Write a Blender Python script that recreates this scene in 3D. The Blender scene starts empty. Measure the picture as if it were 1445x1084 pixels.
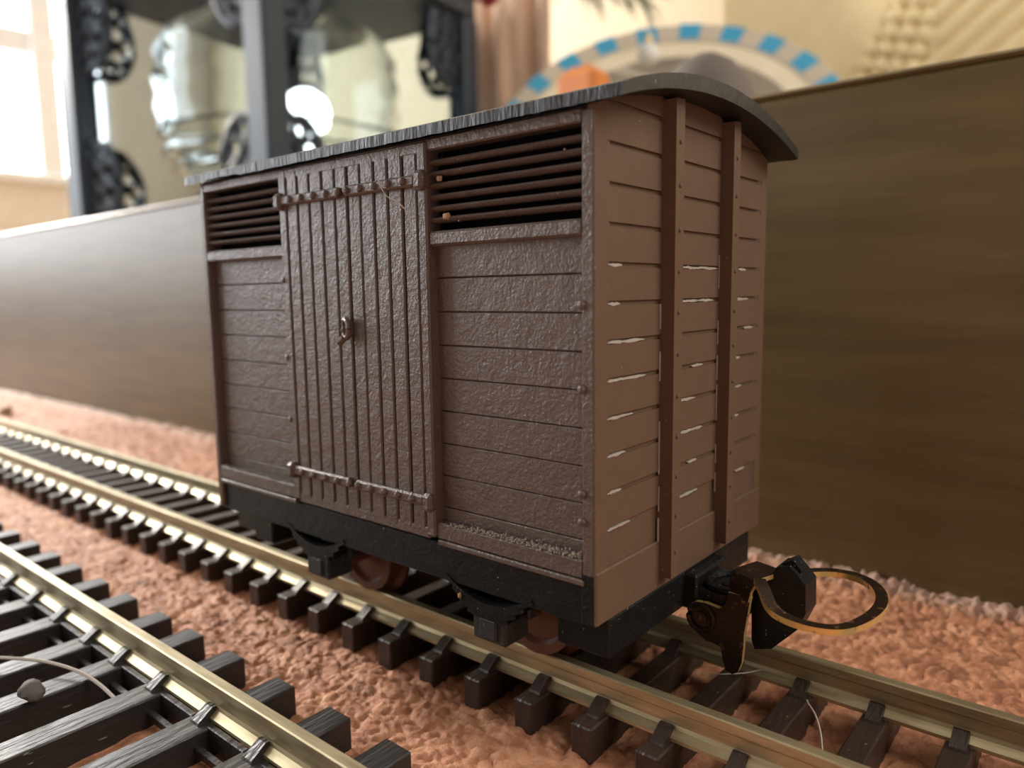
import bpy, bmesh, math, random
import numpy as np
from mathutils import Vector, Matrix

random.seed(7)
rng = np.random.default_rng(7)
MM = 0.001
scene = bpy.context.scene
col = scene.collection

# ------------------------------------------------------------------ camera
cam_d = bpy.data.cameras.new('camera')
cam = bpy.data.objects.new('camera', cam_d)
col.objects.link(cam)
R_ = Vector((0.76922042, 0.63883145, -0.01394035))
U_ = Vector((-0.06751186, 0.10294705, 0.99239309))
F_ = Vector((-0.63540704, 0.76242789, -0.12231767))
M = Matrix((R_, U_, -F_)).transposed().to_4x4()
M.translation = Vector((20.60, -31.28, 27.58)) * MM
cam.matrix_world = M
cam_d.sensor_width = 36.0
cam_d.sensor_fit = 'HORIZONTAL'
cam_d.lens = 1048.7 * 36.0 / 1445.0
cam_d.clip_start = 0.002
cam_d.clip_end = 20.0
cam_d.dof.use_dof = True
cam_d.dof.focus_distance = 0.0435
cam_d.dof.aperture_fstop = 42.0
cam_d.dof.aperture_blades = 0
scene.camera = cam

# ------------------------------------------------------------------ world, exposure
world = bpy.data.worlds.new('world')
scene.world = world
world.use_nodes = True
bg = world.node_tree.nodes['Background']
bg.inputs['Color'].default_value = (1.0, 0.90, 0.79, 1)
bg.inputs['Strength'].default_value = 0.68
WINDOW_STRENGTH = 7.5
scene.view_settings.view_transform = 'Standard'
scene.view_settings.look = 'None'
scene.view_settings.exposure = 0.10
scene.view_settings.gamma = 1.0
scene.view_settings.use_curve_mapping = False


def lamp(name, kind, loc, target, energy, color, size):
    d = bpy.data.lights.new(name, kind)
    d.energy = energy
    d.color = color
    if kind == 'AREA':
        d.size = size
    if kind == 'SUN':
        d.angle = size
    o = bpy.data.objects.new(name, d)
    col.objects.link(o)
    o.location = Vector(loc) * MM
    o.rotation_euler = (Vector(target) - Vector(loc)).to_track_quat('-Z', 'Y').to_euler()
    return o


# low sunlight coming in through the window on the far left, added fill light from the right for the background
lamp('window_sun', 'AREA', (-985, 28, 400), (-10, 0, 5), 9.5, (1.0, 0.90, 0.78), 0.07)
lamp('right_fill_light', 'AREA', (520, 210, 470), (-90, 250, 60), 3.0, (1.0, 0.94, 0.85), 0.40)

# ------------------------------------------------------------------ materials


def srgb(r, g, b):
    f = lambda c: (c / 255 / 12.92) if c / 255 <= 0.04045 else ((c / 255 + 0.055) / 1.055) ** 2.4
    return (f(r), f(g), f(b), 1.0)


class NT:
    def __init__(s, name):
        s.m = bpy.data.materials.new(name)
        s.m.use_nodes = True
        s.t = s.m.node_tree
        s.b = s.t.nodes['Principled BSDF']

    def n(s, kind, **kw):
        x = s.t.nodes.new(kind)
        for k, v in kw.items():
            setattr(x, k, v)
        return x

    def l(s, a, b):
        s.t.links.new(a, b)

    def set(s, **kw):
        for k, v in kw.items():
            s.b.inputs[k.replace('_', ' ')].default_value = v

    def coords(s, scale=(1, 1, 1), which='Object'):
        tc = s.n('ShaderNodeTexCoord')
        mp = s.n('ShaderNodeMapping')
        mp.inputs['Scale'].default_value = scale
        s.l(tc.outputs[which], mp.inputs['Vector'])
        return mp.outputs['Vector']

    def noise(s, vec, scale, detail=4, rough=0.55):
        x = s.n('ShaderNodeTexNoise')
        x.inputs['Scale'].default_value = scale
        x.inputs['Detail'].default_value = detail
        x.inputs['Roughness'].default_value = rough
        s.l(vec, x.inputs['Vector'])
        return x.outputs['Fac']

    def ramp(s, fac, stops):
        x = s.n('ShaderNodeValToRGB')
        e = x.color_ramp.elements
        while len(e) < len(stops):
            e.new(0.5)
        for i, (p, c) in enumerate(stops):
            e[i].position = p
            e[i].color = c
        s.l(fac, x.inputs['Fac'])
        return x.outputs['Color']

    def mix(s, fac, a, b):
        x = s.n('ShaderNodeMix', data_type='RGBA')
        if hasattr(fac, 'is_output') or not isinstance(fac, (int, float)):
            s.l(fac, x.inputs['Factor'])
        else:
            x.inputs['Factor'].default_value = fac
        for k, v in (('A', a), ('B', b)):
            i = [q for q in x.inputs if q.name == k and q.type == 'RGBA'][0]
            if isinstance(v, tuple):
                i.default_value = v
            else:
                s.l(v, i)
        return [q for q in x.outputs if q.type == 'RGBA'][0]

    def bump(s, height, dist, strength=1.0, prev=None):
        x = s.n('ShaderNodeBump')
        x.inputs['Strength'].default_value = strength
        x.inputs['Distance'].default_value = dist
        s.l(height, x.inputs['Height'])
        if prev is not None:
            s.l(prev, x.inputs['Normal'])
        return x.outputs['Normal']

    def color(s, c):
        if isinstance(c, tuple):
            s.b.inputs['Base Color'].default_value = c
        else:
            s.l(c, s.b.inputs['Base Color'])

    def normal(s, n):
        s.l(n, s.b.inputs['Normal'])


def rough_paint(name, c1, c2, dust, rough, spec=0.5, bump=(4200, 4.5e-5, 0.8), speck=0.72, vscale=(1, 1, 1)):
    t = NT(name)
    v = t.coords(vscale)
    base = t.mix(t.noise(v, 700, 4), c1, c2)
    sp = t.ramp(t.noise(v, 5200, 2), [(speck - .03, (0, 0, 0, 1)), (speck + 0.03, (1, 1, 1, 1))])
    t.color(t.mix(sp, base, dust))
    n1 = t.bump(t.noise(v, bump[0], 3, 0.6), bump[1], bump[2])
    n2 = t.bump(t.noise(v, bump[0] * 0.28, 2), bump[1] * 2.0, bump[2] * 0.6, n1)
    t.normal(n2)
    t.set(Roughness=rough, Specular_IOR_Level=spec)
    return t.m


MAT = {}
MAT['brown'] = rough_paint('brown_paint', srgb(90, 75, 69), srgb(106, 89, 81), srgb(196, 180, 165), 0.36, 0.6, bump=(4600, 6.5e-5, 1.0), speck=0.755)
MAT['brown_smooth'] = rough_paint('brown_paint_smooth', srgb(98, 76, 61), srgb(110, 86, 69), srgb(196, 180, 165), 0.55, 0.35,
                                  bump=(5000, 1.2e-5, 0.6), speck=0.775)
MAT['black'] = rough_paint('black_plastic', srgb(12, 12, 13), srgb(30, 30, 31), srgb(150, 145, 138), 0.42, 0.28, speck=0.725)
MAT['black_dusty'] = rough_paint('dusty_black_plastic', srgb(20, 20, 21), srgb(60, 61, 62), srgb(150, 146, 138), 0.5, 0.5, speck=0.72)
MAT['roof'] = rough_paint('roof_black', srgb(30, 30, 31), srgb(48, 48, 49), srgb(150, 145, 140), 0.42, 0.5, bump=(3600, 8e-5, 1.0), speck=0.77,
                          vscale=(1.0, 0.35, 0.16))
MAT['rust'] = rough_paint('wheel_rust', srgb(84, 52, 40), srgb(104, 66, 50), srgb(150, 120, 100), 0.35, 0.5)
MAT['dust'] = rough_paint('pale_dust', srgb(190, 184, 175), srgb(150, 138, 125), srgb(220, 215, 205), 0.9, 0.1)
MAT['speck'] = rough_paint('pale_crumb', srgb(196, 168, 138), srgb(160, 130, 104), srgb(220, 200, 180), 0.8, 0.2)
MAT['sleeper'] = rough_paint('sleeper_plastic', srgb(44, 32, 27), srgb(64, 49, 42), srgb(160, 140, 125), 0.42, 0.5, bump=(3000, 9e-5, 1.0), speck=0.74,
                             vscale=(1, 0.35, 0.6))
MAT['sleeper_grain'] = rough_paint('grained_sleeper_plastic', srgb(32, 28, 27), srgb(52, 47, 45), srgb(150, 145, 140), 0.40, 0.5, bump=(2600, 1.1e-4, 1.0),
                                   speck=0.76, vscale=(1, 0.13, 0.6))
MAT['pebble'] = rough_paint('grey_pebble', srgb(110, 106, 100), srgb(80, 76, 72), srgb(180, 175, 168), 0.8, 0.3)


def rail_mat():
    t = NT('rail_metal')
    v = t.coords((0.12, 1, 1))
    f = t.noise(v, 2200, 5)
    t.color(t.ramp(f, [(0.3, srgb(164, 148, 114)), (0.7, srgb(206, 192, 156))]))
    t.set(Metallic=0.65, Roughness=0.36)
    t.normal(t.bump(f, 2e-5, 0.4))
    return t.m


MAT['rail'] = rail_mat()


def plain(name, c, rough=0.5, metal=0.0, spec=0.5):
    t = NT(name)
    v = t.coords()
    c2 = tuple(min(1, x * 0.8) for x in c[:3]) + (1,)
    t.color(t.mix(t.noise(v, 60, 3), c2, c))
    t.set(Roughness=rough, Metallic=metal, Specular_IOR_Level=spec)
    return t.m


MAT['recess_shade'] = plain('painted_recess_shade', srgb(16, 14, 14), 0.8, 0.0, 0.1)  # near-black: shade of the louvre recess put into the colour


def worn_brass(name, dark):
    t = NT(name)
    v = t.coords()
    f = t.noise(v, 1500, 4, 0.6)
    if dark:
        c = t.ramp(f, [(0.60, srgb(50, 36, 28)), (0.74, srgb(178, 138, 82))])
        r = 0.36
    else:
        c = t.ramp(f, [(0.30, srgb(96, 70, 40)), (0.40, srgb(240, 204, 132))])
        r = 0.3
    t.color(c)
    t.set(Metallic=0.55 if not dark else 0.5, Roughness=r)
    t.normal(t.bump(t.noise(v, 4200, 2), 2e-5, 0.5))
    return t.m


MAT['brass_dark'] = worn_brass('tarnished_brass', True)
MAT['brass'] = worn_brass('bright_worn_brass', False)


def foam_mat():
    t = NT('terracotta_crumb')
    v = t.coords()
    f = t.noise(v, 420, 5, 0.65)
    c = t.ramp(f, [(0.25, srgb(128, 76, 50)), (0.5, srgb(190, 130, 96)), (0.75, srgb(226, 170, 132))])
    # frayed pale edge along the foot of the board (y > 38.5 mm)
    sx = t.n('ShaderNodeSeparateXYZ')
    t.l(v, sx.inputs[0])
    ma = t.n('ShaderNodeMapRange')
    ma.inputs['From Min'].default_value = 0.0383
    ma.inputs['From Max'].default_value = 0.0408
    t.l(sx.outputs['Y'], ma.inputs['Value'])
    mu = t.n('ShaderNodeMath', operation='MULTIPLY')
    t.l(ma.outputs[0], mu.inputs[0])
    t.l(t.noise(v, 900, 3), mu.inputs[1])
    t.color(t.mix(mu.outputs[0], c, srgb(206, 190, 178)))
    t.set(Roughness=0.62, Specular_IOR_Level=0.45)
    n1 = t.bump(t.noise(v, 3000, 5, 0.7), 1.6e-4, 1.0)
    t.normal(n1)
    return t.m


MAT['foam'] = foam_mat()


def board_mat():
    t = NT('dark_stained_wood')
    v = t.coords((0.09, 1, 1))
    g = t.noise(v, 420, 5, 0.6)
    v2 = t.coords((1, 1, 0.12))
    s = t.noise(v2, 140, 3)
    c = t.ramp(g, [(0.3, srgb(94, 78, 47)), (0.7, srgb(119, 101, 64))])
    t.color(t.mix(t.ramp(s, [(0.5, (0, 0, 0, 1)), (0.8, (0.25, 0.25, 0.25, 1))]), c, srgb(120, 108, 84)))
    t.set(Roughness=0.36, Specular_IOR_Level=0.5)
    t.normal(t.bump(g, 6e-5, 0.5))
    return t.m


MAT['board'] = board_mat()
MAT['white_frame'] = plain('white_window_paint', srgb(244, 246, 250), 0.5)
MAT['wall'] = plain('cream_plaster', srgb(240, 228, 200), 0.9)
MAT['wall_left'] = plain('pale_plaster', srgb(240, 234, 226), 0.9)
MAT['dark_wall'] = plain('shade_wall_brown', srgb(62, 50, 42), 0.7)
MAT['shelf'] = plain('shelf_wood', srgb(150, 120, 90), 0.6)
MAT['iron'] = plain('hazed_lantern_metal', srgb(60, 70, 82), 0.45, 0.2)  # bluish lens haze is mixed into the black metal's colour
MAT['dish'] = plain('cream_ceramic', srgb(242, 228, 200), 0.35)
MAT['dish_rim'] = plain('rim_ceramic', srgb(205, 192, 172), 0.35)
MAT['blue'] = plain('blue_glaze', srgb(60, 165, 208), 0.35)
MAT['woven'] = plain('cream_weave', srgb(242, 224, 176), 0.9)
MAT['peach'] = plain('peach_cloth', srgb(236, 200, 172), 0.9)
MAT['needle'] = plain('fir_needle', srgb(112, 132, 98), 0.6)
MAT['twig'] = plain('twig_bark', srgb(88, 70, 50), 0.8)
MAT['white'] = plain('white_gloss', srgb(235, 235, 230), 0.25)
MAT['orange'] = plain('orange_paint', srgb(222, 132, 62), 0.5)
MAT['red'] = plain('red_gloss', srgb(170, 40, 48), 0.3)
MAT['dome'] = plain('grey_stone', srgb(106, 96, 88), 0.75)
MAT['fibre'] = plain('fibre', srgb(200, 190, 180), 0.6)


def glass(name, tint, rough=0.0):
    t = NT(name)
    t.set(Transmission_Weight=1.0, Roughness=rough, IOR=1.45)
    t.color(tint)
    return t.m


MAT['glass'] = glass('globe_glass', (0.93, 0.96, 0.95, 1), 0.02)
MAT['pane'] = glass('pane_glass', (0.66, 0.70, 0.71, 1), 0.0)
MAT['pane'].node_tree.nodes['Principled BSDF'].inputs['IOR'].default_value = 1.02


def emit(name, c, s):
    t = NT(name)
    t.b.inputs['Emission Color'].default_value = c
    t.b.inputs['Emission Strength'].default_value = s
    t.color((0.0, 0.0, 0.0, 1))
    return t.m


MAT['daylight'] = emit('window_daylight', (0.92, 0.96, 1.0, 1), WINDOW_STRENGTH)
MAT['bright_spot'] = emit('bright_spot_glow', (0.93, 0.97, 1.0, 1), 9.0)

# ------------------------------------------------------------------ mesh helpers (millimetres in, metres out)
ORG = {}


class MB:
    def __init__(s):
        s.v, s.f, s.mi = [], [], []

    def add(s, verts, faces, mi=0):
        b = len(s.v)
        s.v.extend(tuple(map(float, p)) for p in verts)
        s.f.extend(tuple(b + i for i in f) for f in faces)
        s.mi.extend([mi] * len(faces))
        return s

    def box(s, x0, x1, y0, y1, z0, z1, c=0.0, mi=0):
        if c <= 0:
            vs = [(x, y, z) for x in (x0, x1) for y in (y0, y1) for z in (z0, z1)]
            fs = [(0, 1, 3, 2), (4, 6, 7, 5), (0, 4, 5, 1), (2, 3, 7, 6), (0, 2, 6, 4), (1, 5, 7, 3)]
            return s.add(vs, fs, mi)
        c = min(c, 0.45 * min(x1 - x0, y1 - y0, z1 - z0))
        vs, ix = [], {}
        for i, sx in enumerate((0, 1)):
            for j, sy in enumerate((0, 1)):
                for k, sz in enumerate((0, 1)):
                    X, Y, Z = (x0, x1)[sx], (y0, y1)[sy], (z0, z1)[sz]
                    dx, dy, dz = (c, -c)[sx], (c, -c)[sy], (c, -c)[sz]
                    ix[sx, sy, sz, 0] = len(vs); vs.append((X, Y + dy, Z + dz))
                    ix[sx, sy, sz, 1] = len(vs); vs.append((X + dx, Y, Z + dz))
                    ix[sx, sy, sz, 2] = len(vs); vs.append((X + dx, Y + dy, Z))
        fs = []
        for a in (0, 1):
            for ax in range(3):
                def key(u, w, ax=ax, a=a):
                    t = [u, w]; t.insert(ax, a)
                    return ix[t[0], t[1], t[2], ax]
                q = (key(0, 0), key(0, 1), key(1, 1), key(1, 0))
                fs.append(q)
        for ax in range(3):      # edges along ax
            o = [i for i in range(3) if i != ax]
            for u in (0, 1):
                for w in (0, 1):
                    def key(e, face, ax=ax, u=u, w=w, o=o):
                        t = [0, 0, 0]; t[ax] = e; t[o[0]] = u; t[o[1]] = w
                        return ix[t[0], t[1], t[2], face]
                    fs.append((key(0, o[0]), key(1, o[0]), key(1, o[1]), key(0, o[1])))
        for sx in (0, 1):
            for sy in (0, 1):
                for sz in (0, 1):
                    fs.append((ix[sx, sy, sz, 0], ix[sx, sy, sz, 1], ix[sx, sy, sz, 2]))
        return s.add(vs, fs, mi)

    def tube(s, pts, r, n=8, cap=True, mi=0):
        """round tube along pts; r a number or a list"""
        P = [Vector(p) for p in pts]
        m = len(P)
        rs = r if isinstance(r, (list, tuple)) else [r] * m
        vs, fs = [], []
        ref = Vector((0, 0, 1))
        for i in range(m):
            t = (P[min(i + 1, m - 1)] - P[max(i - 1, 0)]).normalized()
            a = t.cross(ref)
            if a.length < 1e-3:
                a = t.cross(Vector((1, 0, 0)))
            a.normalize()
            b = a.cross(t)
            for k in range(n):
                q = 2 * math.pi * k / n
                vs.append(P[i] + (a * math.cos(q) + b * math.sin(q)) * rs[i])
        for i in range(m - 1):
            for k in range(n):
                k2 = (k + 1) % n
                fs.append((i * n + k, i * n + k2, (i + 1) * n + k2, (i + 1) * n + k))
        if cap:
            fs.append(tuple(range(n))); fs.append(tuple((m - 1) * n + k for k in range(n)))
        return s.add(vs, fs, mi)

    def strip(s, pts, wdirs, w, th, mi_flat=0, mi_edge=1):
        """flat metal strip: width w along wdirs[i], thickness th across it"""
        P = [Vector(p) for p in pts]
        m = len(P)
        b0 = len(s.v)
        vs = []
        for i in range(m):
            t = (P[min(i + 1, m - 1)] - P[max(i - 1, 0)]).normalized()
            wd = Vector(wdirs[i] if isinstance(wdirs, list) else wdirs)
            wd = (wd - t * wd.dot(t)).normalized()
            nd = t.cross(wd)
            ww = w[i] if isinstance(w, list) else w
            for a, b in ((-1, -1), (1, -1), (1, 1), (-1, 1)):
                vs.append(P[i] + wd * (a * ww / 2) + nd * (b * th / 2))
        flat, edge = [], []
        for i in range(m - 1):
            for k in range(4):
                k2 = (k + 1) % 4
                q = (i * 4 + k, i * 4 + k2, (i + 1) * 4 + k2, (i + 1) * 4 + k)
                (flat if k in (0, 2) else edge).append(q)
        edge += [(0, 1, 2, 3), tuple((m - 1) * 4 + k for k in range(4))]
        s.add(vs, flat, mi_flat)
        s.f.extend(tuple(b0 + i for i in f) for f in edge)
        s.mi.extend([mi_edge] * len(edge))
        return s

    def prism(s, poly, axis, a, b, mi=0, mi_side=None):
        """poly in the two other axes, extruded along axis from a to b"""
        def P(u, w, t):
            q = [u, w]; q.insert(axis, t)
            return tuple(q)
        n = len(poly)
        vs = [P(u, w, a) for u, w in poly] + [P(u, w, b) for u, w in poly]
        b0 = len(s.v)
        s.add(vs, [tuple(range(n)), tuple(range(2 * n - 1, n - 1, -1))], mi)
        side = [(i, (i + 1) % n, n + (i + 1) % n, n + i) for i in range(n)]
        s.f.extend(tuple(b0 + i for i in f) for f in side)
        s.mi.extend([mi if mi_side is None else mi_side] * n)
        return s

    def lathe(s, prof, n=32, center=(0, 0, 0), axis='z', mi=0):
        """prof: list of (r, h)"""
        vs, fs = [], []
        for r, h in prof:
            for k in range(n):
                q = 2 * math.pi * k / n
                a, b = r * math.cos(q), r * math.sin(q)
                p = {'z': (a, b, h), 'y': (a, h, b), 'x': (h, a, b)}[axis]
                vs.append(tuple(p[i] + center[i] for i in range(3)))
        m = len(prof)
        for i in range(m - 1):
            for k in range(n):
                k2 = (k + 1) % n
                fs.append((i * n + k, i * n + k2, (i + 1) * n + k2, (i + 1) * n + k))
        if prof[0][0] > 1e-6:
            fs.append(tuple(range(n)))
        if prof[-1][0] > 1e-6:
            fs.append(tuple((m - 1) * n + k for k in range(n)))
        return s.add(vs, fs, mi)

    def ball(s, c, r, n=10, squash=(1, 1, 1), half=None):
        prof = []
        for i in range(n // 2 + 1):
            t = -math.pi / 2 + math.pi * i / (n // 2)
            prof.append((max(1e-7, math.cos(t)), math.sin(t)))
        b = len(s.v)
        s.lathe(prof, n)
        for i in range(b, len(s.v)):
            p = s.v[i]
            s.v[i] = tuple(c[k] + p[k] * r * squash[k] for k in range(3))
        return s

    def build(s, name, mat, parent=None, origin=None, smooth=False):
        po = ORG.get(parent.name, Vector()) if parent else Vector()
        o_ = Vector(origin) if origin is not None else (po if parent else Vector())
        me = bpy.data.meshes.new(name)
        me.from_pydata([((p[0] - o_.x) * MM, (p[1] - o_.y) * MM, (p[2] - o_.z) * MM) for p in s.v], [], s.f)
        mats = mat if isinstance(mat, list) else [mat]
        for q in mats:
            me.materials.append(MAT[q] if isinstance(q, str) else q)
        if len(mats) > 1:
            me.polygons.foreach_set('material_index', s.mi)
        bm = bmesh.new()
        bm.from_mesh(me)
        bmesh.ops.recalc_face_normals(bm, faces=bm.faces)
        bm.to_mesh(me)
        bm.free()
        if smooth:
            me.polygons.foreach_set('use_smooth', [True] * len(me.polygons))
            try:
                me.set_sharp_from_angle(angle=math.radians(smooth if not isinstance(smooth, bool) else 40))
            except Exception:
                pass
        o = bpy.data.objects.new(name, me)
        col.objects.link(o)
        ORG[o.name] = o_
        if parent:
            o.parent = parent
            o.location = (o_ - po) * MM
        else:
            o.location = o_ * MM
        return o


def tag(o, label=None, cat=None, group=None, kind=None):
    for k, v in (('label', label), ('category', cat), ('group', group), ('kind', kind)):
        if v:
            o[k] = v
    return o


def empty(name, loc):
    o = bpy.data.objects.new(name, None)
    o.empty_display_size = 0.002
    col.objects.link(o)
    o.location = Vector(loc) * MM
    ORG[o.name] = Vector(loc)
    return o


def clone(o, parent=None, deep=True):
    c = o.copy()
    col.objects.link(c)
    ORG[c.name] = ORG[o.name].copy()
    if parent is not None:
        c.parent = parent
    if deep:
        for ch in list(o.children):
            clone(ch, c)
    return c


def vnoise(x, y, seed):
    """smooth value noise in numpy"""
    xi, yi = np.floor(x).astype(int), np.floor(y).astype(int)
    fx, fy = x - xi, y - yi
    fx, fy = fx * fx * (3 - 2 * fx), fy * fy * (3 - 2 * fy)

    def h(a, b):
        n = (a * 374761393 + b * 668265263 + seed * 982451653) & 0xffffffff
        n = ((n ^ (n >> 13)) * 1274126177) & 0xffffffff
        return ((n ^ (n >> 16)) & 0xffff) / 65535.0
    a, b, c, d = h(xi, yi), h(xi + 1, yi), h(xi, yi + 1), h(xi + 1, yi + 1)
    return (a * (1 - fx) + b * fx) * (1 - fy) + (c * (1 - fx) + d * fx) * fy


def cells(x, y, seed):
    """distance to the nearest and second nearest of jittered points, and the nearest one's value"""
    xi, yi = np.floor(x).astype(int), np.floor(y).astype(int)
    d1 = np.full(x.shape, 9.0); d2 = d1.copy(); val = np.zeros(x.shape)

    def h(a, b, s):
        n = (a * 374761393 + b * 668265263 + (seed * 7 + s) * 982451653) & 0xffffffff
        n = ((n ^ (n >> 13)) * 1274126177) & 0xffffffff
        return ((n ^ (n >> 16)) & 0xffff) / 65535.0
    for i in (-1, 0, 1):
        for j in (-1, 0, 1):
            px, py = xi + i + h(xi + i, yi + j, 1), yi + j + h(xi + i, yi + j, 2)
            d = np.hypot(px - x, py - y)
            v = h(xi + i, yi + j, 3)
            near = d < d1
            d2 = np.where(near, d1, np.minimum(d2, d))
            val = np.where(near, v, val)
            d1 = np.where(near, d, d1)
    return d1, d2, val


def heightfield(name, xs, ys, zfun, mat, origin=(0, 0, 0), thick=None):
    X, Y = np.meshgrid(xs, ys, indexing='ij')
    Z = zfun(X, Y)
    nx, ny = X.shape
    vs = np.stack([X, Y, Z], -1).reshape(-1, 3)
    i = np.arange(nx * ny).reshape(nx, ny)
    q = np.stack([i[:-1, :-1], i[1:, :-1], i[1:, 1:], i[:-1, 1:]], -1).reshape(-1, 4)
    me = bpy.data.meshes.new(name)
    v = (vs - np.array(origin)) * MM
    me.vertices.add(len(v)); me.vertices.foreach_set('co', v.ravel())
    me.loops.add(q.size); me.loops.foreach_set('vertex_index', q.ravel())
    me.polygons.add(len(q)); me.polygons.foreach_set('loop_start', np.arange(0, q.size, 4))
    me.polygons.foreach_set('loop_total', np.full(len(q), 4))
    me.polygons.foreach_set('use_smooth', np.ones(len(q), bool))
    me.update(); me.validate()
    me.materials.append(MAT[mat])
    o = bpy.data.objects.new(name, me)
    col.objects.link(o)
    o.location = Vector(origin) * MM
    ORG[o.name] = Vector(origin)
    return o


# ------------------------------------------------------------------ setting: ground, walls, window
def ground_h(x, y):
    wx = x + 0.6 * (vnoise(x * 1.1, y * 1.1, 31) - 0.5) + 0.15 * (vnoise(x * 4, y * 4, 33) - 0.5)
    wy = y + 0.6 * (vnoise(x * 1.1, y * 1.1, 32) - 0.5) + 0.15 * (vnoise(x * 4, y * 4, 34) - 0.5)
    a1, a2, av = cells(wx / 2.6, wy / 1.9, 3)
    b1, b2, bv = cells(wx / 1.05, wy / 0.85, 5)
    c1, c2, cv = cells(wx / 0.5, wy / 0.45, 6)
    h = 0.34 * np.clip((a2 - a1) * 2.6, 0, 1) ** 0.5 * (0.4 + 0.6 * av)
    h += 0.26 * np.clip((b2 - b1) * 2.8, 0, 1) ** 0.6 * (0.3 + 0.7 * bv)
    h += 0.11 * np.clip((c2 - c1) * 2.4, 0, 1) ** 0.7 * cv
    h += 0.30 * (vnoise(x / 4.0, y / 4.0, 7) - 0.5) + 0.10 * (vnoise(x / 0.3, y / 0.3, 8) - 0.5)
    near = np.clip((y - 37.5) / 3.0, 0, 1)
    h += near * (0.5 + 0.6 * vnoise(x / 0.4, y / 0.6, 9))
    return h - 0.34


xs = np.concatenate([np.arange(-420, -150, 2.5), np.arange(-150, -60, 0.45), np.arange(-60, -38, 0.22), np.arange(-38, 30, 0.14), np.arange(30, 130, 2.0)])
ys = np.concatenate([np.arange(-80, -9, 1.0), np.arange(-9, 4, 0.14), np.arange(4, 18, 0.25), np.arange(18, 41.35, 0.17)])
ground = heightfield('ballast_bed', xs, ys, ground_h, 'foam')
tag(ground, 'rough crumbly terracotta ground under both tracks', 'ground', kind='structure')

# hidden wooden shelf behind the board, walls and window of the room
tag(MB().box(-990, 620, 52, 518, 31, 41, 1).build('hidden_shelf_1', 'shelf'), kind='structure')
tag(MB().box(-1010, 700, 520, 540, -60, 950).build('wall_back', 'wall'), kind='structure')
# dark unseen wall added behind the camera to shade faces turned to it
tag(MB().box(-250, 900, -760, -740, -60, 1150).build('added_shade_wall', 'dark_wall'), kind='structure')
wl = MB()
wl.box(-1040, -1015, -10, 540, -60, 170)
wl.box(-1040, -1015, 405, 540, 170, 950)
wl.box(-1040, -1015, -740, 540, 700, 950)
wl.box(-1040, -1015, -740, -660, -60, 700)
wl.box(-1040, -1015, -40, 10, -60, 700)
tag(wl.build('wall_left', 'wall_left'), kind='structure')
wf = MB()
wf.box(-1016, -992, 5, 405, 166, 177, 2)             # sill
wf.box(-1016, -1000, 5, 405, 690, 702, 2)
wf.box(-1016, -1000, 5, 405, 313, 342, 2)            # transom
wf.box(-1016, -1000, 395, 407, 170, 702, 2)
wf.box(-1016, -996, 314, 341, 170, 702, 2)           # mullion
wf.box(-1016, -1000, 4, 14, 170, 702, 2)
win = tag(wf.build('window_1', 'white_frame'), kind='structure')
for (y0, y1) in ((341, 395), (14, 314)):
    for (z0, z1) in ((177, 313), (342, 690)):
        MB().box(-1013, -1010, y0, y1, z0, z1).build('pane', 'daylight', win)
# glowing door added unseen beside the window: it mirrors in the board and the wagon's side
df = MB()
df.box(-1016, -1000, -662, -640, -60, 702, 2)
df.box(-1016, -1000, -60, -38, -60, 702, 2)
df.box(-1016, -1000, -360, -335, -60, 702, 2)
df.box(-1016, -1000, -640, -60, 690, 702, 2)
df.box(-1016, -1000, -640, -60, -60, 72, 2)
door = tag(df.build('added_glow_door', 'white_frame'), kind='structure')
for (y0, y1) in ((-640, -360), (-335, -60)):
    MB().box(-1013, -1010, y0, y1, 72, 690).build('pane', 'daylight', door)

# ------------------------------------------------------------------ dark board along the back of the layout
bd = MB().box(-420, 130, 41.3, 50.5, -0.6, 46.0, 0.8).build('backboard', 'board', origin=(-145, 46, 0))
tag(bd, 'dark stained wooden board standing upright behind the goods wagon', 'board')
cap = MB().box(-420, 130, 41.22, 50.6, 45.55, 46.12, 0.25).build('edge_strip', 'board', bd)

# ------------------------------------------------------------------ tracks
RAIL_PROFILE = [(-0.74, 2.0), (0.74, 2.0), (0.74, 2.22), (0.30, 2.52), (0.20, 2.75), (0.20, 3.45), (0.37, 3.62), (0.37, 4.12), (0.30, 4.2),
                (-0.30, 4.2), (-0.37, 4.12), (-0.37, 3.62), (-0.20, 3.45), (-0.20, 2.75), (-0.30, 2.52), (-0.74, 2.22)]


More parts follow.
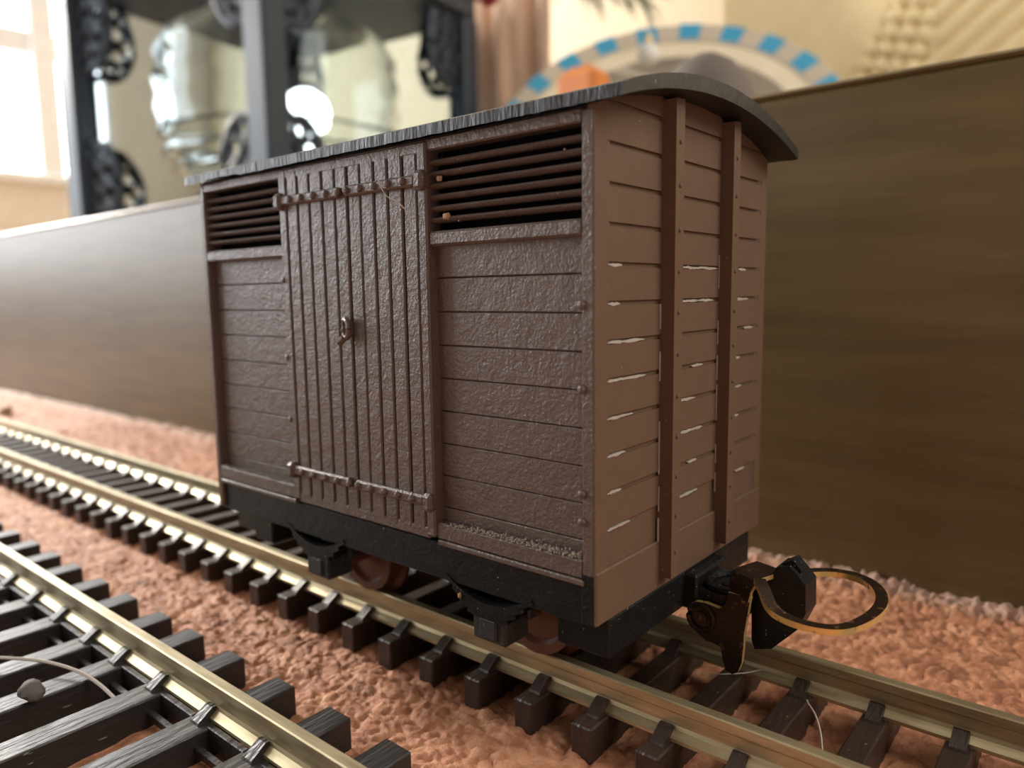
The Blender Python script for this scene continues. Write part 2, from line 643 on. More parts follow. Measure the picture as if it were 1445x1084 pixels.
def make_track(label, rails_y, y0, y1, xs_, w, mat, chair_w, x0, x1, jit):
    t = empty('railway_track', ((x0 + x1) / 2, (y0 + y1) / 2, 0))
    tag(t, label, 'track')
    for ry in rails_y:
        # short lengths so that light catches small bends
        MB().prism([(ry + a, b) for a, b in RAIL_PROFILE], 0, x0, x1).build('rail', 'rail', t)
    first = None
    for i, x in enumerate(xs_):
        if first is None:
            sm = MB().box(x - w / 2, x + w / 2, y0, y1, -0.25, 2.0, 0.10)
            s_ = sm.build('sleeper', mat, t, origin=(x, (y0 + y1) / 2, 0), smooth=False)
            cm = MB()
            cw = chair_w
            # a moulded clip: foot block that leans up against the rail
            cm.add([(-cw, -0.95, 1.95), (cw, -0.95, 1.95), (cw, 0.35, 1.95), (-cw, 0.35, 1.95),
                    (-cw * .85, -0.85, 2.15), (cw * .85, -0.85, 2.15), (cw * .8, 0.1, 2.75), (-cw * .8, 0.1, 2.75),
                    (cw * .8, 0.35, 2.75), (-cw * .8, 0.35, 2.75)],
                   [(0, 3, 2, 1), (0, 1, 5, 4), (4, 5, 6, 7), (7, 6, 8, 9), (9, 8, 2, 3), (1, 2, 8, 6, 5), (0, 4, 7, 9, 3)])
            ch = None
            for ry in rails_y:
                for sgn in (1, -1):
                    if ch is None:
                        c = cm.build('rail_chair', mat, s_, origin=(0, 0, 0))
                        ch = c
                    else:
                        c = clone(ch, s_)
                    c.location = Vector((0, ry - sgn * 0.62 - (y0 + y1) / 2, 0)) * MM
                    c.rotation_euler = (0, 0, 0 if sgn > 0 else math.pi)
            first = s_
        else:
            s_ = clone(first, t)
        s_.location = (Vector((x, (y0 + y1) / 2, 0)) - ORG[t.name]) * MM
        s_.rotation_euler = (0, 0, random.uniform(-jit, jit))
    return t


near_xs = [-2.89 + 4.42 * k for k in range(-32, 12)]
trk = make_track('brass railed track with brown sleepers under the wagon', (5.51, 15.26), 2.80, 17.96, near_xs, 1.45, 'sleeper', 0.5, -190, 58, 0.006)
fore_xs = [-10.1, -15.42, -21.24, -27.3, -33.05, -38.3, -44.2, -50.2, -56.2, -61.5] + [-67.3 - 5.9 * k for k in range(14)] + [-4.6, 1.2]
trf = make_track('wider spaced track closest to the camera with grained dark sleepers', (-9.95, -26.9), -31.6, -5.08, fore_xs, 2.15, 'sleeper_grain', 0.5, -170, 4, 0.012)
# moulded webs joining the sleepers under the near rail of the foreground track
fx = sorted(fore_xs)
web = None
for a, b in zip(fx[:-1], fx[1:]):
    for dy in (-10.95, -11.9):
        m_ = MB().box(a + 0.9, b - 0.9, dy - 0.2, dy + 0.2, 0.7, 1.25 if dy < -11.5 else 2.05, 0.06)
        m_.build('sleeper_web', 'sleeper_grain', trf)

# ------------------------------------------------------------------ goods wagon
XL, W = -38.04, 22.12
CX, CY = XL / 2, W / 2
wag = empty('goods_wagon', (CX, CY, 0))
tag(wag, 'brown model railway goods van with black arched roof standing on the track', 'wagon')


def arc(y, apex=38.5, edge=36.5, half=11.4):
    Rr = (half ** 2 + (apex - edge) ** 2) / (2 * (apex - edge))
    return apex - Rr + math.sqrt(Rr * Rr - (y - CY) ** 2)


# body core
core = MB()
core.prism([(1.6, 10.0), (W - 1.6, 10.0)] + [(y, arc(y) - .05) for y in np.linspace(W - 1.6, 1.6, 14)], 0, XL + .32, -.32)
core.build('body_core', 'brown', wag)

# long side -------------------------------------------------------
side = MB()
C_ = 0.09
side.box(-0.88, -0.03, 0.0, 1.5, 12.3, 36.5, 0.14)             # right corner stile
side.box(XL + .03, -37.5, 0.0, 1.5, 12.3, 36.5, 0.14)               # left corner stile
side.box(-37.6, -0.8, 0.02, 1.0, 35.85, 36.55, C_)            # top rail
for a, b in ((-11.75, -0.8), (-37.6, -26.85)):
    side.box(a, b, 0.0, 1.5, 30.36, 31.22, 0.13)              # rail under the louvres
    side.box(a, b, 0.02, 1.1, 12.42, 13.48, 0.10)             # sill
    side.box(a + .1, b + .15, -0.06, 1.0, 12.05, 12.40, 0.08)  # lower bead
sd = side.build('side_wall', 'brown', wag)
for a, b in ((-11.75, -0.84), (-37.55, -26.85)):
    MB().box(a, b, 1.4, 1.6, 31.1, 35.95).build('louvre_shade_back', 'recess_shade', sd)  # dark sheet painted as the shade behind the slats
    for k in range(6):
        z = 31.22 + 4.64 * (k + 1) / 7
        pts = [(a, 0.42, z), (b, 0.42, z)]
        m = MB()
        n = 8
        prof = [(0.58 + 0.46 * math.cos(q), z + 0.19 * math.sin(q)) for q in np.linspace(0, 2 * math.pi, n, endpoint=False)]
        m.prism(prof, 0, a - .02, b + .02)
        m.build('louvre_slat', 'brown', sd, smooth=True)
    zs = [30.45] + [28.50 - 2.0217 * i for i in range(8)] + [13.35]
    for i in range(9):
        z1, z0 = zs[i], zs[i + 1]
        yo = 0.64 + random.uniform(-.02, .02)
        MB().box(a, b, yo, 1.5, z0 + .018, z1 - .018, 0.055).build('plank', 'brown', sd)
# bolts on the stiles
bolts = []
for (x, z) in ((-0.80, 26.9), (-0.80, 22.6), (-0.80, 17.1), (-0.80, 15.6), (-26.75, 28.7), (-26.75, 23.1), (-26.75, 18.5)):
    bolts.append((x, z))
b0 = MB().ball((0, 0, 0), 0.26, 8, (1, .8, 1)).build('bolt', 'brown', sd, origin=(0, 0, 0), smooth=True)
for i, (x, z) in enumerate(bolts):
    o = b0 if i == 0 else clone(b0, sd)
    o.location = (Vector((x, -0.04, z)) - ORG[sd.name]) * MM

# double door
EDGES = [-25.92, -24.62, -23.27, -21.87, -20.5, -19.19, -17.85, -16.49, -15.19, -13.86, -12.59]
dr = MB()
dr.box(-26.88, -26.0, -0.10, 1.0, 12.5, 36.42, 0.10)
dr.box(-12.50, -11.72, -0.16, 1.1, 12.5, 36.42, 0.12)
dr.box(-26.2, -12.3, -0.06, 1.0, 35.75, 36.42, 0.08)
dr.box(-26.2, -12.3, -0.04, 1.0, 12.3, 13.05, 0.10)
door_frame = dr.build('door_frame', 'brown', wag)
for half in (0, 1):
    E5 = EDGES[:6] if half == 0 else EDGES[5:]
    d = MB().box(E5[0] + .02, E5[-1] - .02, 0.32, 1.0, 12.6, 36.3, 0.05).build('door', 'brown', wag)
    for a, b in zip(E5[:-1], E5[1:]):
        g0 = .10 if abs(a + 19.19) < .01 else .065
        g1 = .10 if abs(b + 19.19) < .01 else .065
        yo = -0.06 + random.uniform(-.035, .035)
        MB().box(a + g0, b - g1, yo, 0.6, 12.75, 36.2, 0.09).build('plank', 'brown', d)
    for z in (34.22, 14.80):
        m = MB()
        a, b = (E5[0] - .55, E5[-1] - .55) if half == 0 else (E5[0] + .10, E5[-1] + .15)
        m.box(a, b, -0.42, 0.2, z - .33, z + .33, 0.12)
        h = m.build('hinge_strap', 'brown', d)
        bo = MB()
        for e in E5[:-1] if half == 1 else E5[1:]:
            bo.ball((e + .45 * (1 if half else -1), -0.46, z + .02), 0.25, 8, (1, .9, 1))
        bo.build('strap_bolts', 'brown', d, smooth=True)
        kx = -26.55 if half == 0 else -12.05
        MB().box(kx - .42, kx + .42, -0.62, 0.3, z - .62, z + .55, 0.22).build('hinge_knuckle', 'brown', d)
# latch on the left leaf
lt = MB()
ring = [(-19.35 + .42 * math.cos(q), -0.42 - .12 * math.cos(q), 25.35 + .62 * math.sin(q)) for q in np.linspace(0, 2 * math.pi, 15)]
lt.tube(ring, 0.2, 8, cap=False)
lt.tube([(-19.5, -0.5, 24.75), (-19.75, -.62, 24.45), (-19.9, -.66, 24.35)], [.24, .24, .14], 8)
lt.box(-19.65, -19.1, -0.35, .2, 24.9, 25.8, .08)
lt.build('latch', 'brown', bpy.data.objects['door'], smooth=True)

# end wall ---------------------------------------------------------
ZG = [36.92 - 1.9934 * k for k in range(0, 13)]
en = MB()
for y0, y1 in ((0.02, 1.12), (21.05, W - .02)):
    ys_ = np.linspace(y0, y1, 4)
    en.prism([(y0, 12.85), (y1, 12.85)] + [(y, arc(y)) for y in ys_[::-1]], 0, -0.45, 0.0)
ys_ = np.linspace(1.0, 21.1, 20)
en.prism([(1.0, 10.0), (21.1, 10.0)] + [(y, arc(y)) for y in ys_[::-1]], 0, -0.5, -0.16)
ew = en.build('end_wall', 'brown_smooth', wag)
cols = ((1.12, 6.72), (7.72, 14.38), (15.38, 21.05))
for ci, (y0, y1) in enumerate(cols):
    tops = [99.0] + ZG[0:12]
    for k in range(13):
        z1, z0 = tops[k], (ZG[k] if k < 12 else 12.98)
        if k == 12:
            continue
        top = lambda y: min(z1 - .13, arc(y))
        if max(top(y) for y in (y0, y1, (y0 + y1) / 2)) < z0 + .2:
            continue
        yy = np.linspace(y0, y1, 6)
        base = lambda y: min(z0 + .13, top(y) - .02)
        m = MB()
        m.prism([(y, base(y)) for y in yy] + [(y, top(y)) for y in yy[::-1]], 0, -0.3, 0.0)
        m.build('plank', 'brown_smooth', ew)
# deep bottom plank with its black stained side edge
bp = MB()
bp.box(-0.6, 0.07, 0.02, W - .02, 9.98, 12.92, 0.08)
bp.build('bottom_plank', 'brown_smooth', ew)
for yp in (6.72, 14.38):
    m = MB().prism([(yp, 10.75), (yp + 1.0, 10.75), (yp + 1.0, arc(yp + .5) - .25), (yp, arc(yp + .5) - .35)], 0, -.2, 0.85)
    ps = m.build('end_post', 'brown_smooth', ew)
    rv = MB()
    for k in range(11):
        rv.ball((0.87, yp + .5, 12.2 + 2.35 * k + random.uniform(-.1, .1)), 0.13, 8, (.8, 1, 1))
    rv.build('rivets', 'brown_smooth', ew, smooth=True)
    # dark flange line where the post meets the wall on the camera's side
rv = MB()
for k in range(9):
    rv.ball((0.0, 0.5, 13.5 + 2.5 * k), .12, 8, (.6, 1, 1))
# pale dust packed in the grooves, thicker lower down
dm = MB()
for ci, (y0, y1) in enumerate(cols):
    for k in range(1, 12):
        if random.random() < (0.9 if k < 4 else 0.12):
            continue
        z = ZG[k]
        for r in range(random.choice((1, 1, 2))):
            L = (y1 - y0) * random.uniform(.18, .5)
            a = random.uniform(y0 + .1, y1 - L - .1) if not (ci == 0 and r == 0) else y0 + .05
            n = 9
            yy = np.linspace(a, a + L, n)
            tp = [math.sin(math.pi * (i + .35) / (n - .3)) ** .6 for i in range(n)]
            up = [(y, z - .04 + (.05 + random.uniform(0, .07)) * tp[i]) for i, y in enumerate(yy)]
            dn = [(y, z - .04 - (.04 + random.uniform(0, .06)) * tp[i]) for i, y in enumerate(yy)]
            dm.prism(up + dn[::-1], 0, -.17, -.02 + random.uniform(0, .03))
for yp in (6.72, 14.38):  # worn edge highlights, drawn as pale slivers beside the posts
    z = 11.5
    while z < 29:
        L = random.uniform(.8, 3.2)
        dm.box(-.02, .035, yp - random.uniform(.07, .13), yp + .01, z, z + L)
        z += L + random.uniform(.3, 2.5)
d_ = dm.build('groove_dust_highlights', 'dust', ew)
tag(d_, 'pale dust caught in the plank grooves, with painted edge highlights by the posts', kind='stuff')
# dust grains along the side sill
dg = MB()
for i in range(420):
    x = -10.9 + 10.0 * random.random() ** 0.7
    dg.ball((x, random.uniform(0.02, .36), 13.5 + abs(random.gauss(0, .10)) * (0.3 + (x + 11) / 7)), random.uniform(.03, .085), 6)
for i in range(260):
    x = -37.3 + 10.2 * random.random()
    dg.ball((x, random.uniform(0.02, .36), 13.5 + abs(random.gauss(0, .05))), random.uniform(.03, .06), 6)
for i in range(60):
    dg.ball((random.uniform(-37, -1), -0.02 + random.uniform(0, .3), random.uniform(11, 36)), random.uniform(.02, .06), 6)
tag(dg.build('sill_dust', 'dust', sd), 'pale dust grains along the sill', kind='stuff')

# copies for the hidden side and end: turned half round the middle
for src in [sd, ew, door_frame] + [o for o in wag.children if o.name.split('.')[0] == 'door']:
    c = clone(src, wag)
    c.rotation_euler = (0, 0, math.pi)

# roof ---------------------------------------------------------------
def roof_poly(y0, y1, apex, edge, th_mid, th_edge):
    yc, half = (y0 + y1) / 2, (y1 - y0) / 2
    Rr = (half ** 2 + (apex - edge) ** 2) / (2 * (apex - edge))
    top, bot = [], []
    for y in np.linspace(y0, y1, 41):
        z = apex - Rr + math.sqrt(Rr * Rr - (y - yc) ** 2)
        t = abs(y - yc) / half
        top.append((y, z)); bot.append((y, z - (th_mid * (1 - t * t) + th_edge * t * t)))
    return top, bot


top, bot = roof_poly(-.62, 22.75, 39.22, 37.15, 0.86, 0.60)
rm = MB()
secs = np.concatenate([np.linspace(-39.25, 1.9, 90)])
n = len(top)
poly = top + bot[::-1]
for i, x in enumerate(secs):
    j = 0.05 * (random.random() - .5)
    for k, (y, z) in enumerate(poly):
        rag = 0.0
        if k in (n, 2 * n - 1):                      # ragged lower lip on the long sides
            rag = -0.05 * random.random() + (0.12 if -36 < x < -31 else 0)
        rm.v.append((x, y + (0.03 * random.uniform(-1, 1) if k in (0, 2 * n - 1) else 0), z + rag))
    if i:
        for k in range(2 * n):
            k2 = (k + 1) % (2 * n)
            a, b = (i - 1) * 2 * n, i * 2 * n
            rm.f.append((a + k, a + k2, b + k2, b + k)); rm.mi.append(0)
rm.f.append(tuple(range(2 * n))); rm.mi.append(0)
rm.f.append(tuple((len(secs) - 1) * 2 * n + k for k in range(2 * n))); rm.mi.append(0)
rf = rm.build('roof', 'roof', wag, smooth=30)
rf['label'] = 'black arched roof with a rough filed edge'

# underframe ----------------------------------------------------------
for far in (0, 1):
    fy = (lambda y: y) if not far else (lambda y: W - y)
    def bx(m, x0, x1, ya, yb, z0, z1, c=0.05):
        a, b = sorted((fy(ya), fy(yb)))
        return m.box(x0, x1, a, b, z0, z1, c)
    sb = MB()
    bx(sb, XL + .05, -0.55, 0.28, 1.6, 9.75, 12.1, 0.08)
    sbo = sb.build('sole_bar', 'black', wag)
    for ax in (-7.85, -24.9):
        sp = MB()
        R0, half = 6.4, 3.45
        for leaf in range(4):                       # curved stack of leaves
            hl = half - leaf * 0.62
            pts = []
            for q in np.linspace(-1, 1, 15):
                x = q * hl
                pts.append((ax + x, fy(0.75), 9.0 - leaf * .27 + 1.15 * (x / half) ** 2))
            sp.strip(pts, (0, 1, 0), 1.1, .27, 0, 0)
        sp.build('leaf_spring', 'black', sbo)
        ab = MB()
        bx(ab, ax - 1.35, ax + 1.35, 0.35, 2.6, 6.65, 8.45, .16)
        bx(ab, ax - .7, ax + .7, 0.18, 1.6, 6.9, 8.25, .12)
        bx(ab, ax - 1.9, ax + 1.9, 1.9, 2.6, 8.0, 9.9, .12)
        ab.build('axle_box', 'black_dusty', sbo)
# end beams and blocks
eb = MB()
eb.box(-3.5, 0.02, 1.35, 20.4, 7.65, 9.96, .1)
eb.build('end_beam', 'black', wag)
eb2 = MB().box(-37.6, -34.4, 1.35, 20.4, 7.9, 9.96, .1)
eb2.build('end_beam', 'black', wag)
fl = MB().box(-37.5, -.5, 1.7, 20.4, 9.3, 10.1)
fl.build('chassis_floor', 'black', wag)
hs = MB().box(-0.93, -0.02, -0.02, 1.0, 9.95, 12.85, .12)
hs.build('headstock_end', 'black', wag)
bs = MB().box(-34.3, -31.6, .9, 3.2, 7.6, 9.8, .15)
bs.build('step_block', 'black', wag)
# wheels
for ax in (-7.85, -24.9):
    m = MB().tube([(ax, 1.2, 7.25), (ax, 19.6, 7.25)], .5, 10)
    w_ = m.build('axle', 'rust', wag, smooth=True)
    for wy, sgn in ((5.75, 1), (15.02, -1)):
        prof = [(0.55, -.9), (1.0, -.7), (2.2, -.55), (2.45, -.9), (3.05, -.9), (3.05, 0.25), (3.6, .35), (3.6, .7), (2.4, .8), (0.55, .7)]
        prof = [(r * 0.985, h * sgn) for r, h in prof]
        MB().lathe(prof, 36, (ax, wy, 7.25), 'y').build('wheel', 'rust', w_, smooth=True)

# coupling ------------------------------------------------------------
YC = 11.4
pk = MB()
outl = [(-.5, 10.25), (1.2, 10.25)] + [(2.0 + 1.7 * math.cos(q), 12.3 + 2.05 * math.sin(q)) for q in np.linspace(-1.4, 1.4, 13)] + [(1.2, 14.35), (-.5, 14.35)]
pk.prism(outl, 2, 7.6, 9.0)
ringp = [(2.1 + 1.3 * math.cos(q), 12.3 + 1.6 * math.sin(q), 9.1) for q in np.linspace(0, 2 * math.pi, 25)]
pk.tube(ringp, .3, 8, cap=False)
pk.lathe([(0.5, 8.9), (.5, 9.05), (.3, 9.15), (1e-6, 9.15)], 16, (2.1, 12.3, 0))
pk.box(-.4, 0.9, 10.1, 14.6, 7.7, 9.9, .15)
pk.build('coupling_pocket', 'black', wag)
hk = MB()
hk.prism([(5.45, 11.25), (6.2, 11.45), (6.65, 11.05), (7.15, 10.5), (7.2, 8.8), (6.75, 7.7), (5.3, 6.1), (4.25, 5.75), (4.05, 6.3), (4.0, 8.5), (3.2, 8.6), (3.2, 9.3), (4.6, 9.6)],
         1, 11.1, 13.0)
hk.prism([(5.6, 11.35), (6.25, 11.75), (6.75, 11.2), (6.6, 10.3), (5.7, 10.0)], 1, 11.5, 12.6)
bmh = hk.build('coupling_hook', 'black', wag)
lv = MB()
side_poly = [(0.45, 7.67), (0.60, 8.1), (0.98, 8.38), (1.61, 8.44), (2.53, 8.33), (2.88, 8.68), (3.05, 9.5), (4.45, 9.5), (4.38, 9.17), (4.09, 7.14), (4.07, 6.34),
             (3.99, 5.32), (3.76, 4.64), (3.42, 4.40), (3.02, 4.5), (2.8, 5.14), (2.64, 5.9), (2.07, 6.03), (1.71, 6.02), (1.02, 6.43), (0.55, 6.87)]
lv.prism(side_poly, 1, 9.80, 10.14, 0, 1)
# eye at the pivot: a raised rim around a dark pin
lv.tube([(1.35 + .82 * math.cos(q), 9.75, 7.45 + .82 * math.sin(q)) for q in np.linspace(0, 2 * math.pi, 17)], .17, 6, cap=False, mi=0)
# strap folding over the top
path = [(3.70, 9.98, 9.3), (3.76, 9.99, 9.9), (3.82, 10.05, 10.25), (3.92, 10.25, 10.5), (4.05, 10.6, 10.6), (4.3, 11.3, 10.62), (4.6, 12.3, 10.64)]
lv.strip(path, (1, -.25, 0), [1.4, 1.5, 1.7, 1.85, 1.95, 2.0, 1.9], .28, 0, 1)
# eye pin
lv.tube([(1.35, 9.65, 7.45), (1.35, 10.6, 7.45)], .42, 12, mi=0)
lv.build('coupling_lever', ['brass_dark', 'brass'], wag, smooth=30)
lp = MB()
arm = [(4.9, 9.9, 10.62), (5.35, 9.3, 10.5), (5.75, 8.75, 10.32), (6.2, 8.15, 10.1), (6.75, 7.78, 9.9), (7.47, 7.62, 9.78), (8.45, 7.66, 9.7), (9.4, 7.9, 9.7), (10.05, 8.5, 9.7),
       (10.5, 9.6, 9.7), (10.78, 11.0, 9.7), (10.82, 12.6, 9.7), (10.5, 14.1, 9.7), (9.9, 15.3, 9.7), (9.2, 16.05, 9.7), (8.3, 16.45, 9.7), (7.4, 16.4, 9.7), (6.6, 15.9, 9.72), (6.0, 15.0, 9.8), (5.6, 13.6, 10.0), (5.2, 12.6, 10.3)]
# smooth the path
P = np.array(arm)
tt = np.arange(len(P))
tq = np.linspace(0, len(P) - 1, 90)
def catmull(P, t):
    i = int(min(max(math.floor(t), 0), len(P) - 2)); f = t - i
    p0, p1, p2, p3 = P[max(i - 1, 0)], P[i], P[i + 1], P[min(i + 2, len(P) - 1)]
    return 0.5 * ((2 * p1) + (-p0 + p2) * f + (2 * p0 - 5 * p1 + 4 * p2 - p3) * f * f + (-p0 + 3 * p1 - 3 * p2 + p3) * f ** 3)
pts = [tuple(catmull(P, t)) for t in tq]
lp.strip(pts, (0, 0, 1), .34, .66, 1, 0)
lp.build('coupling_loop', ['brass_dark', 'brass'], wag, smooth=30)


def fibre(name, pts, r, label, mat='fibre'):
    P = np.array(pts, float)
    q = [tuple(catmull(P, t)) for t in np.linspace(0, len(P) - 1, 40)]
    o = MB().tube(q, r, 5).build(name, mat, origin=tuple(P[0]), smooth=True)
    tag(o, label, 'fibre')
    return o


fibre('dust_fibre', [(-15.35, -.62, 34.55), (-14.9, -.75, 33.9), (-14.51, -.6, 33.4), (-13.81, -.5, 33.1), (-13.25, -.42, 32.6), (-12.93, -.35, 32.1), (-12.86, -.25, 31.6)],
      .03, 'fine pale fibre curling down from the upper door hinge')
fibre('dust_fibre', [(-43.5, -19.0, 2.1), (-41, -17.8, 2.6), (-38.64, -16.54, 2.75), (-36.03, -14.9, 2.7), (-33.09, -13.75, 2.5), (-30.72, -13.2, 2.1), (-28.2, -13.0, 1.6)],
      .12, 'thick pale fibre lying across the sleepers beside the grey pebble')
fibre('dust_fibre', [(6.62, 13.75, 2.1), (7.2, 12.3, 2.7), (8.0, 11.1, 2.8), (8.6, 10.2, 2.2), (9.0, 9.3, 1.2)],
      .05, 'short white fibre hanging over a sleeper in front of the coupling')
fibre('dust_fibre', [(0.6, 12.8, 2.2), (1.6, 12.9, 2.5), (2.7, 14.0, 2.5), (3.6, 15.6, 2.5), (3.2, 16.4, 2.3)],
      .035, 'thin grey fibre looped on the sleepers under the coupling')


def crumb(name, c, r, sq, label, cat, mat):
    m = MB().ball((0, 0, 0), 1.0, 12)
    vs = []
    for p in m.v:
        d = 1 + .22 * math.sin(3.1 * p[0] + 2.3 * p[1] + c[0]) * math.cos(2.7 * p[2] + c[1])
        vs.append((c[0] + p[0] * r * sq[0] * d, c[1] + p[1] * r * sq[1] * d, c[2] + p[2] * r * sq[2] * d))
    m.v = vs
    o = m.build(name, mat, origin=c, smooth=True)
    return tag(o, label, cat)


crumb('crumb', (-10.87, .15, 34.2), .2, (1.3, .7, .9), 'upper beige crumb stuck between the louvre slats', 'crumb', 'speck')
crumb('crumb', (-10.37, .15, 32.02), .24, (1.4, .7, .9), 'lower beige crumb stuck between the louvre slats', 'crumb', 'speck')
crumb('crumb', (-10.0, .12, 9.15), .16, (.8, .8, 1.2), 'tiny yellowish crumb on the nearer leaf spring', 'crumb', 'speck')
crumb('pebble', (-31.9, -16.7, 2.75), .78, (1.15, 1.0, .8), 'grey rounded pebble lying on a sleeper of the foreground track', 'pebble', 'pebble')
crumb('pebble', (-186, 26.5, .9), 1.5, (1, 1, .9), 'pale pebble on the ground far along the track', 'pebble', 'speck')

# ------------------------------------------------------------------ things behind the board
# lantern
LC = Vector((-424.1, 267.4, 41.0))
lan = empty('lantern', LC)
lan.rotation_euler = (0, 0, math.radians(7.9))
tag(lan, 'large black lantern with pierced scrollwork corners in front of the window', 'lantern')
ORG[lan.name] = Vector((0, 0, 0))
S2 = 86.6


def lpart(m, name, mat, parent=lan, smooth=False):
    return m.build(name, mat, parent, smooth=smooth)


lpart(MB().box(-98, 98, -98, 98, 0, 12, 2).box(-92, 92, -92, 92, 12, 34, 3), 'base', 'iron')
lpart(MB().box(-94, 94, -94, 94, 174, 190, 2), 'top_frame', 'iron')
rfm = MB().add([(-100, -100, 190), (100, -100, 190), (100, 100, 190), (-100, 100, 190), (-30, -30, 242), (30, -30, 242), (30, 30, 242), (-30, 30, 242)],
               [(0, 1, 2, 3), (0, 1, 5, 4), (1, 2, 6, 5), (2, 3, 7, 6), (3, 0, 4, 7), (4, 5, 6, 7)])
lpart(rfm, 'lantern_roof', 'iron')
lpart(MB().tube([(22 * math.cos(q), 0, 256 + 22 * math.sin(q)) for q in np.linspace(0, 2 * math.pi, 25)], 3, 8, cap=False), 'ring_handle', 'iron', smooth=True)
for a in (-1, 1):
    for b in (-1, 1):
        lpart(MB().box(a * S2 - 8, a * S2 + 8, b * S2 - 8, b * S2 + 8, 34, 174, 1.5), 'corner_post', 'iron')


def bracket():
    m = MB()
    # outline in (u, v): corner at (0,0), leg up 54, out 31
    crv = [(0, 49), (5, 48.5), (9, 46), (15, 47), (21, 44), (26, 38), (30, 30), (31, 20), (28, 10), (27, 4), (27, 0)]
    cu = np.array([(u, 0, v) for u, v in crv], float)
    pts = [tuple(catmull(cu, t)) for t in np.linspace(0, len(cu) - 1, 36)]
    m.tube(pts, 2.4, 6)
    for (u, v, r) in ((13, 40, 4.5), (7, 29, 5.5), (20, 31, 5.5), (9, 15, 5.5), (20, 17, 6), (7, 4, 4.5), (18, 4, 5)):
        m.tube([(u + r * math.cos(q), 0, v + r * math.sin(q)) for q in np.linspace(0, 2 * math.pi, 15)], 2.2, 6, cap=False)
    m.tube([(1, 0, 40), (8, 0, 36), (14, 0, 24), (13, 0, 8)], 2.0, 6)
    return m


br0 = bracket().build('corner_bracket', 'iron', lan, origin=(0, 0, 0), smooth=True)
first = True
for face in range(4):
    rot = Matrix.Rotation(face * math.pi / 2, 4, 'Z')
    for sx in (0, 1):
        for sz in (0, 1):
            o = br0 if first else clone(br0, lan)
            first = False
            loc = Vector(((-1 if sx == 0 else 1) * (S2 - 7), -S2, 34 if sz == 0 else 174)) * MM
            mt = rot @ Matrix.Translation(loc)
            rx = math.pi if sz else 0
            loc_rot = Matrix.Rotation(rx, 4, 'X') @ Matrix.Rotation(math.pi if sx else 0, 4, 'Z') if sz == 0 else Matrix.Rotation(math.pi, 4, 'X') @ Matrix.Rotation(math.pi if sx else 0, 4, 'Z')
            o.matrix_local = mt @ loc_rot
    p = MB().box(-S2 + 7, S2 - 7, -S2 + 2.5, -S2 + 3.5, 34, 174).build('glass_pane', 'pane', lan)
    p.rotation_euler = (0, 0, face * math.pi / 2)

# ribbed glass globe inside the lantern
gl = MB()
out = [(52, 76), (54, 88), (50, 96), (62, 103), (70, 108), (65, 113), (75, 118), (71, 124), (77, 130), (75, 137), (78, 146), (76, 154), (78, 163), (75, 171), (77, 178), (70, 190), (56, 200), (42, 206), (36, 210)]
inn = [(max(8, r - 4), h + 1) for r, h in out[::-1]]
gp = out + inn
gl.lathe(gp + [out[0]], 40, (LC.x, LC.y, 0))
# the last ring closes the wall; drop the end caps
gl.f = gl.f[:-2]; gl.mi = gl.mi[:-2]
g_ = gl.build('glass_globe', 'glass', origin=(LC.x, LC.y, 75), smooth=60)
tag(g_, 'ribbed clear glass globe standing inside the black lantern', 'glass globe')
bl = MB().ball((0, 0, 0), 1, 16)  # glowing ball on a stem, added for the bright daylight spot
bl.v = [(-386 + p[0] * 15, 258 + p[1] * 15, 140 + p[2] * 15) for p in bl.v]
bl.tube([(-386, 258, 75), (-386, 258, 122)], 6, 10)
bright_spot = bl.build('bright_spot_ball', 'bright_spot', origin=(-386, 258, 75), smooth=True)
tag(bright_spot, 'glowing white ball added for the daylight spot inside the lantern', 'bright_spot')

# dish with a dashed blue rim, leaning back
nrm = Vector((math.cos(math.radians(41)) * .43, -math.cos(math.radians(41)) * .90, math.sin(math.radians(41)))).normalized()
DC = Vector((-190.3, 357.8, 115.5))
dish = empty('dish', DC)
tag(dish, 'cream round dish with a dashed blue rim leaning behind the board', 'dish')
dish.rotation_euler = nrm.to_track_quat('Z', 'Y').to_euler()
ORG[dish.name] = Vector((0, 0, 0))
MB().lathe([(1e-6, -12), (40, -12), (62, -8), (86, 0), (86.5, 2), (62, -4), (40, -8), (1e-6, -8)], 64).build('bowl', 'dish', dish, smooth=True)
MB().lathe([(85.5, -1), (98, 3), (98.6, 5), (97, 6), (85.5, 2.5), (85.5, -1)], 96).build('rim', 'dish_rim', dish, smooth=True)
dash = None
for k in range(22):
    a0 = 2 * math.pi * k / 22
    m = MB()
    vs, fs = [], []
    nn = 7
    for i in range(nn):
        q = (i / (nn - 1) - .5) * 0.14
        for r, h in ((86.5, 3.0), (97.4, 6.4), (99.2, 4.6)):
            vs.append((r * math.cos(q), r * math.sin(q), h))
    for i in range(nn - 1):
        for j in range(2):
            fs.append((i * 3 + j, i * 3 + j + 1, i * 3 + 3 + j + 1, i * 3 + 3 + j))
    if dash is None:
        m.add(vs, fs)
        dash = m.build('blue_dash', 'blue', dish, origin=(0, 0, 0), smooth=True)
        o = dash
    else:
        o = clone(dash, dish)
    o.rotation_euler = (0, 0, a0)

# grey dome
dome = MB().lathe([(1e-6, 0), (11, 0), (13, 3), (13.5, 12), (12.2, 22), (9.5, 30), (6, 34.6), (2.5, 36.6), (1e-6, 37)], 32, (-53.5, 124.5, 41))
tag(dome.build('domed_ornament', 'dome', origin=(-53.5, 124.5, 41), smooth=True), 'plain grey domed ornament just behind the dark board', 'ornament')

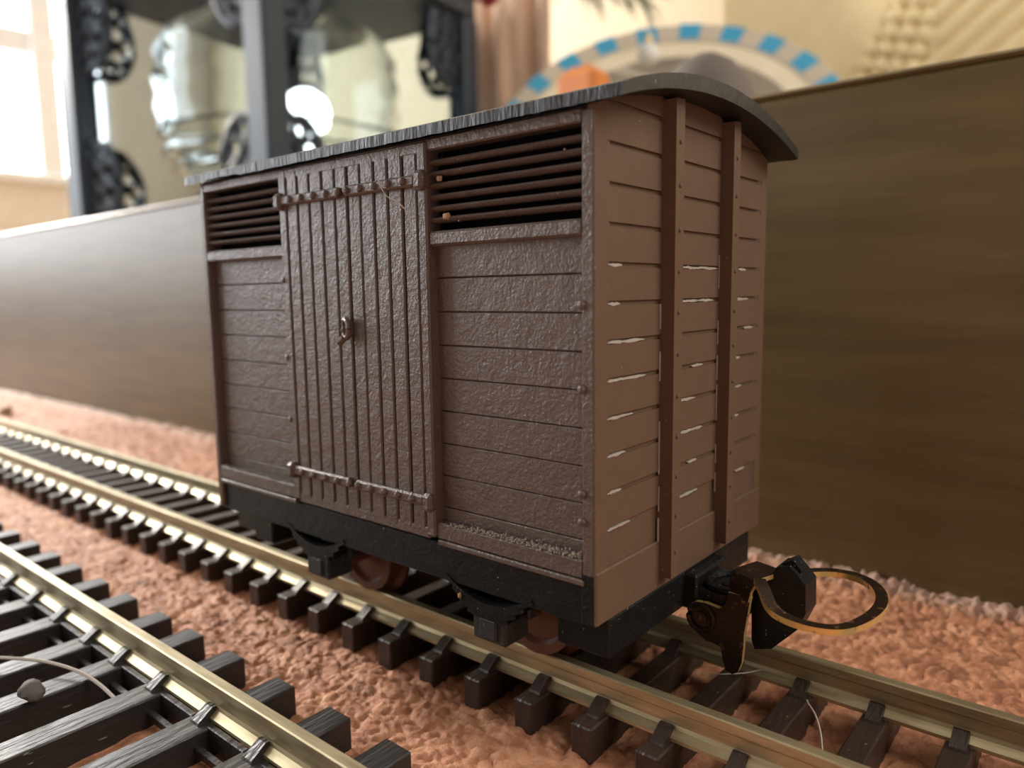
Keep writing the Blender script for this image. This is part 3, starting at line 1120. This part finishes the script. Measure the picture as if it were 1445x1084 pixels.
# woven cream panel leaning at the back wall
def weave(X, Z):
    c, s = math.cos(math.radians(28)), math.sin(math.radians(28))
    u, v = X * c + Z * s, -X * s + Z * c
    waf = np.clip(np.cos(u * 2 * math.pi / 13.5) * np.cos(v * 2 * math.pi / 13.5) * 1.6, -1, 1)
    rib = np.sin((X * .8 - Z) * 2 * math.pi / 14.0)
    k = np.clip((X + 86) / 8, 0, 1)
    band = np.clip((-128 - X + 0.6 * (Z - 150)) / 6, 0, 1)
    return -((1 - k) * (1 - band) * waf * 2.4 + k * rib * 2.0) + 488 + 4 * np.sin(X / 40)


X_ = np.arange(-215, 130, 1.6)
Z_ = np.arange(41, 330, 1.6)
wp = heightfield('woven_panel', X_, Z_, lambda a, b: weave(a, b), 'woven')
me = wp.data
co = np.empty(len(me.vertices) * 3); me.vertices.foreach_get('co', co)
co = co.reshape(-1, 3)[:, [0, 2, 1]]
me.vertices.foreach_set('co', co.ravel()); me.update()
sol = wp.modifiers.new('thickness', 'SOLIDIFY'); sol.thickness = 0.006; sol.offset = 0
tag(wp, 'cream woven panel with a waffle pattern in front of the back wall', 'woven panel')

# peach cloth hanging in folds
pc = heightfield('hanging_cloth', np.arange(-375, -296, 2.0), np.arange(60, 420, 6.0),
                 lambda a, b: 398 + 5 * np.sin(a / 6.5) + 2 * np.sin(a / 2.9 + b / 60), 'peach')
me = pc.data
co = np.empty(len(me.vertices) * 3); me.vertices.foreach_get('co', co)
co = co.reshape(-1, 3)[:, [0, 2, 1]]
me.vertices.foreach_set('co', co.ravel()); me.update()
sol = pc.modifiers.new('thickness', 'SOLIDIFY'); sol.thickness = 0.002; sol.offset = 0
tag(pc, 'peach pink cloth hanging between the lantern and the dish', 'cloth')

# fir sprig hanging into the picture from above
sp = empty('fir_sprig', (-250, 300, 260))
tag(sp, 'green fir sprig hanging in from above over the dish', 'sprig')
stem = [(-262, 292, 270), (-244, 294, 232), (-226, 298, 206), (-204, 306, 188), (-180, 314, 178)]
MB().tube(stem, [3, 2.6, 2.2, 1.6, .9], 8).build('stem', 'twig', sp, smooth=True)
nd = MB()
SP = np.array(stem, float)
for i in range(230):
    t = random.uniform(.6, 4)
    p = Vector(catmull(SP, t))
    q = Vector(catmull(SP, min(4, t + .05))) - p
    q.normalize()
    d = Vector((random.gauss(0, 1), random.gauss(0, 1), random.gauss(0, 1)))
    d = (d - q * d.dot(q)).normalized() * .8 + q * .7
    L = random.uniform(14, 26)
    nd.tube([p, p + d * L * .5, p + d * L], [.5, .55, .1], 4)
tag(nd.build('needles', 'needle', sp), kind='stuff')


def bauble(c, r, mat, label):
    t = empty('bauble', c)
    tag(t, label, 'bauble')
    MB().ball(c, r, 20).build('globe', mat, t, smooth=True)
    MB().tube([(c[0], c[1], c[2] + r), (c[0], c[1], c[2] + r + 4)], r * .3, 10).build('cap', 'brass', t, smooth=True)
    MB().tube([(c[0], c[1], c[2] + r + 4), (c[0] + 2, c[1], 300), (c[0], c[1] + 2, 420)], .5, 5).build('thread', 'fibre', t, smooth=True)
    return t


bauble((-189.0, 338.7, 153.5), 6.0, 'white', 'small white bauble hanging in front of the blue dashed dish')
bauble((-270.9, 302.9, 195.0), 6.5, 'red', 'dark red bauble hanging beside the lantern')
ob = MB().box(-166, -147, 222, 236, 41, 115.5, 2.5)
ob.box(-162, -151, 225, 233, 115, 117, .6)
tag(ob.build('orange_box', 'orange', origin=(-156, 229, 41)), 'slim orange box standing just behind the wagon roof', 'box')
